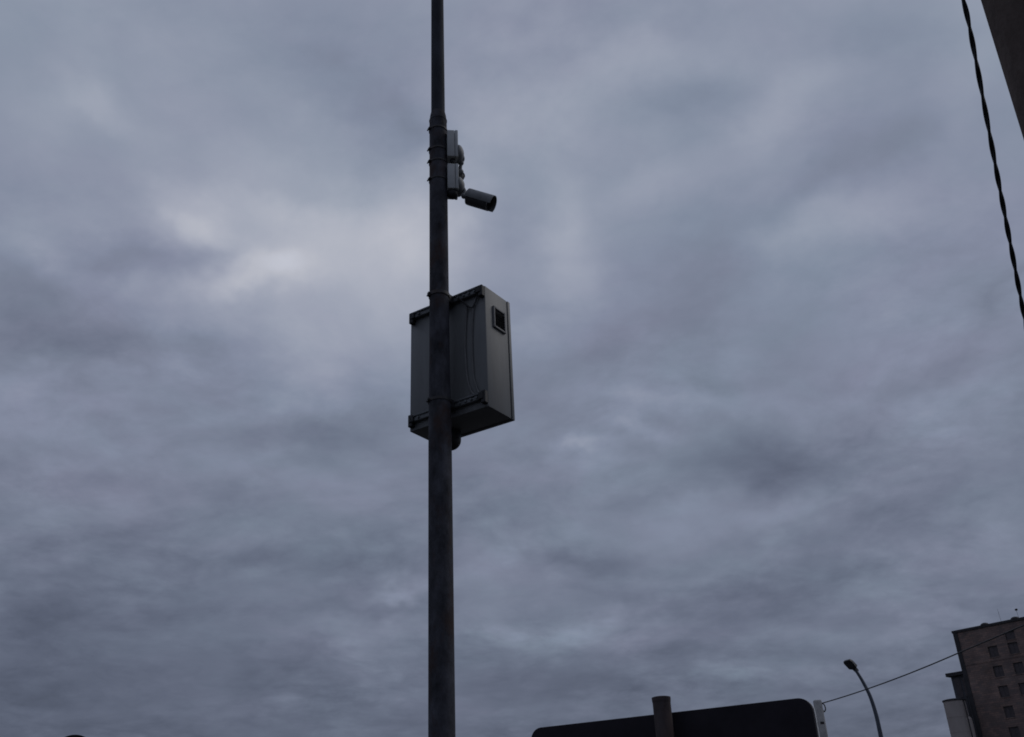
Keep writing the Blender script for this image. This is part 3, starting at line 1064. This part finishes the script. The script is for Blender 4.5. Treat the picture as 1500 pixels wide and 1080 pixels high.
def bullet_camera(label, base_world, joint_world, body_start, axis, length, rad, knob=None):
    t = thing('surveillance_camera', label, 'camera', base_world, 0, 'surveillance cameras on the steel pole')
    o = Vector(base_world)
    # round wall base on the box lid
    bb = bmesh.new()
    lathe(bb, [(.064, 0), (.066, .006), (.062, .016), (.05, .028), (.03, .038), (.02, .041), (0, .042)], 32, axis_matrix(Vector((0, 0, 0)), ju))
    base_o = link('base', bb, m_cam, t, True)
    bb = bmesh.new()
    tube(bb, spline([ju * .03, (ju * .034 + (joint_world - o)) / 2 + ju * .008, joint_world - o], 6), .011, 12)
    bmesh.ops.create_uvsphere(bb, u_segments=16, v_segments=10, radius=.018, matrix=Matrix.Translation(joint_world - o))
    if knob is not None:
        bmesh.ops.create_uvsphere(bb, u_segments=16, v_segments=10, radius=.021, matrix=Matrix.Translation(knob - o))
        tube(bb, [joint_world - o, knob - o], .009, 10)
    tube(bb, [joint_world - o, body_start - o + axis * .01], .012, 12)
    link('arm', bb, m_cam, t, True)
    am = axis_matrix(body_start - o, axis)
    bb = bmesh.new()
    lathe(bb, [(0, .001), (rad * .6, 0), (rad * .86, .008), (rad * .9, .02), (rad * .9, length - .012), (rad * .8, length - .012), (rad * .78, length - .03), (0, length - .03)], 32, am)
    body = link('body', bb, m_cambody, t, True)
    bb = bmesh.new()
    lathe(bb, [(rad * .79, length - .029), (rad * .79, length - .022), (0, length - .021)], 32, am, cap=False)
    link('front_glass', bb, m_glass, body, True)
    bb = bmesh.new()
    # sunshield: three quarters of a shell, open below, reaching past the front
    segs = 28
    a0, a1 = R(-28), R(208)
    rr1, rr2 = rad * .93, rad
    prev = None
    for zq in (.004, length * .5, length + .012):
        ring = []
        for i in range(segs + 1):
            a = a0 + (a1 - a0) * i / segs
            ring.append((bb.verts.new((rr1 * math.cos(a), rr1 * math.sin(a), zq)), bb.verts.new((rr2 * math.cos(a), rr2 * math.sin(a), zq))))
        if prev:
            for i in range(segs):
                bb.faces.new((prev[i][0], prev[i + 1][0], ring[i + 1][0], ring[i][0]))
                bb.faces.new((prev[i][1], prev[i + 1][1], ring[i + 1][1], ring[i][1]))
            for i in (0, segs):
                bb.faces.new((prev[i][0], prev[i][1], ring[i][1], ring[i][0]))
        for i in range(segs):
            if prev is None or zq > length:
                bb.faces.new((ring[i][0], ring[i + 1][0], ring[i + 1][1], ring[i][1]))
        prev = ring
    bmesh.ops.transform(bb, matrix=am, verts=bb.verts)
    link('sunshield', bb, m_cam, t, True)
    return t


def toward(x, y, D):
    return at(x, y, D)


# lower camera: points right, a little towards the viewer and down
org, hw_, hh_ = jinfo[1]
bl = org + ju * (hw_ + .0005) + Vector((0, 0, .058))
Dj = math.hypot(bl.x, bl.y)
joint = at(679.5, 287.5, Dj - .02)
start = at(684.5, 288.5, Dj - .03)
vd = (start - EYE).normalized()
tip_im = at(722, 299.5, Dj - .03)
im = (tip_im - start)
im = (im - vd * im.dot(vd)).normalized()
axis = (im * math.cos(R(24)) - vd * math.sin(R(24))).normalized()
bullet_camera('small bullet camera jutting right from the lower junction box, lens end dark', bl, joint, start, axis, 0.172, 0.057)
# upper camera: looks away behind the boxes, base and joint in view
org, hw_, hh_ = jinfo[0]
bu = org + ju * (hw_ + .0005) + Vector((0, 0, .062))
Dj = math.hypot(bu.x, bu.y)
joint = at(675.5, 239, Dj + .02)
kn = at(674.5, 252, Dj + .03)
axis = Vector((-0.42, 0.9, -0.08)).normalized()
bullet_camera('camera facing away on the upper junction box, only its round base and joint showing', bu, joint, kn + axis * .02, axis, 0.16, 0.042, kn)
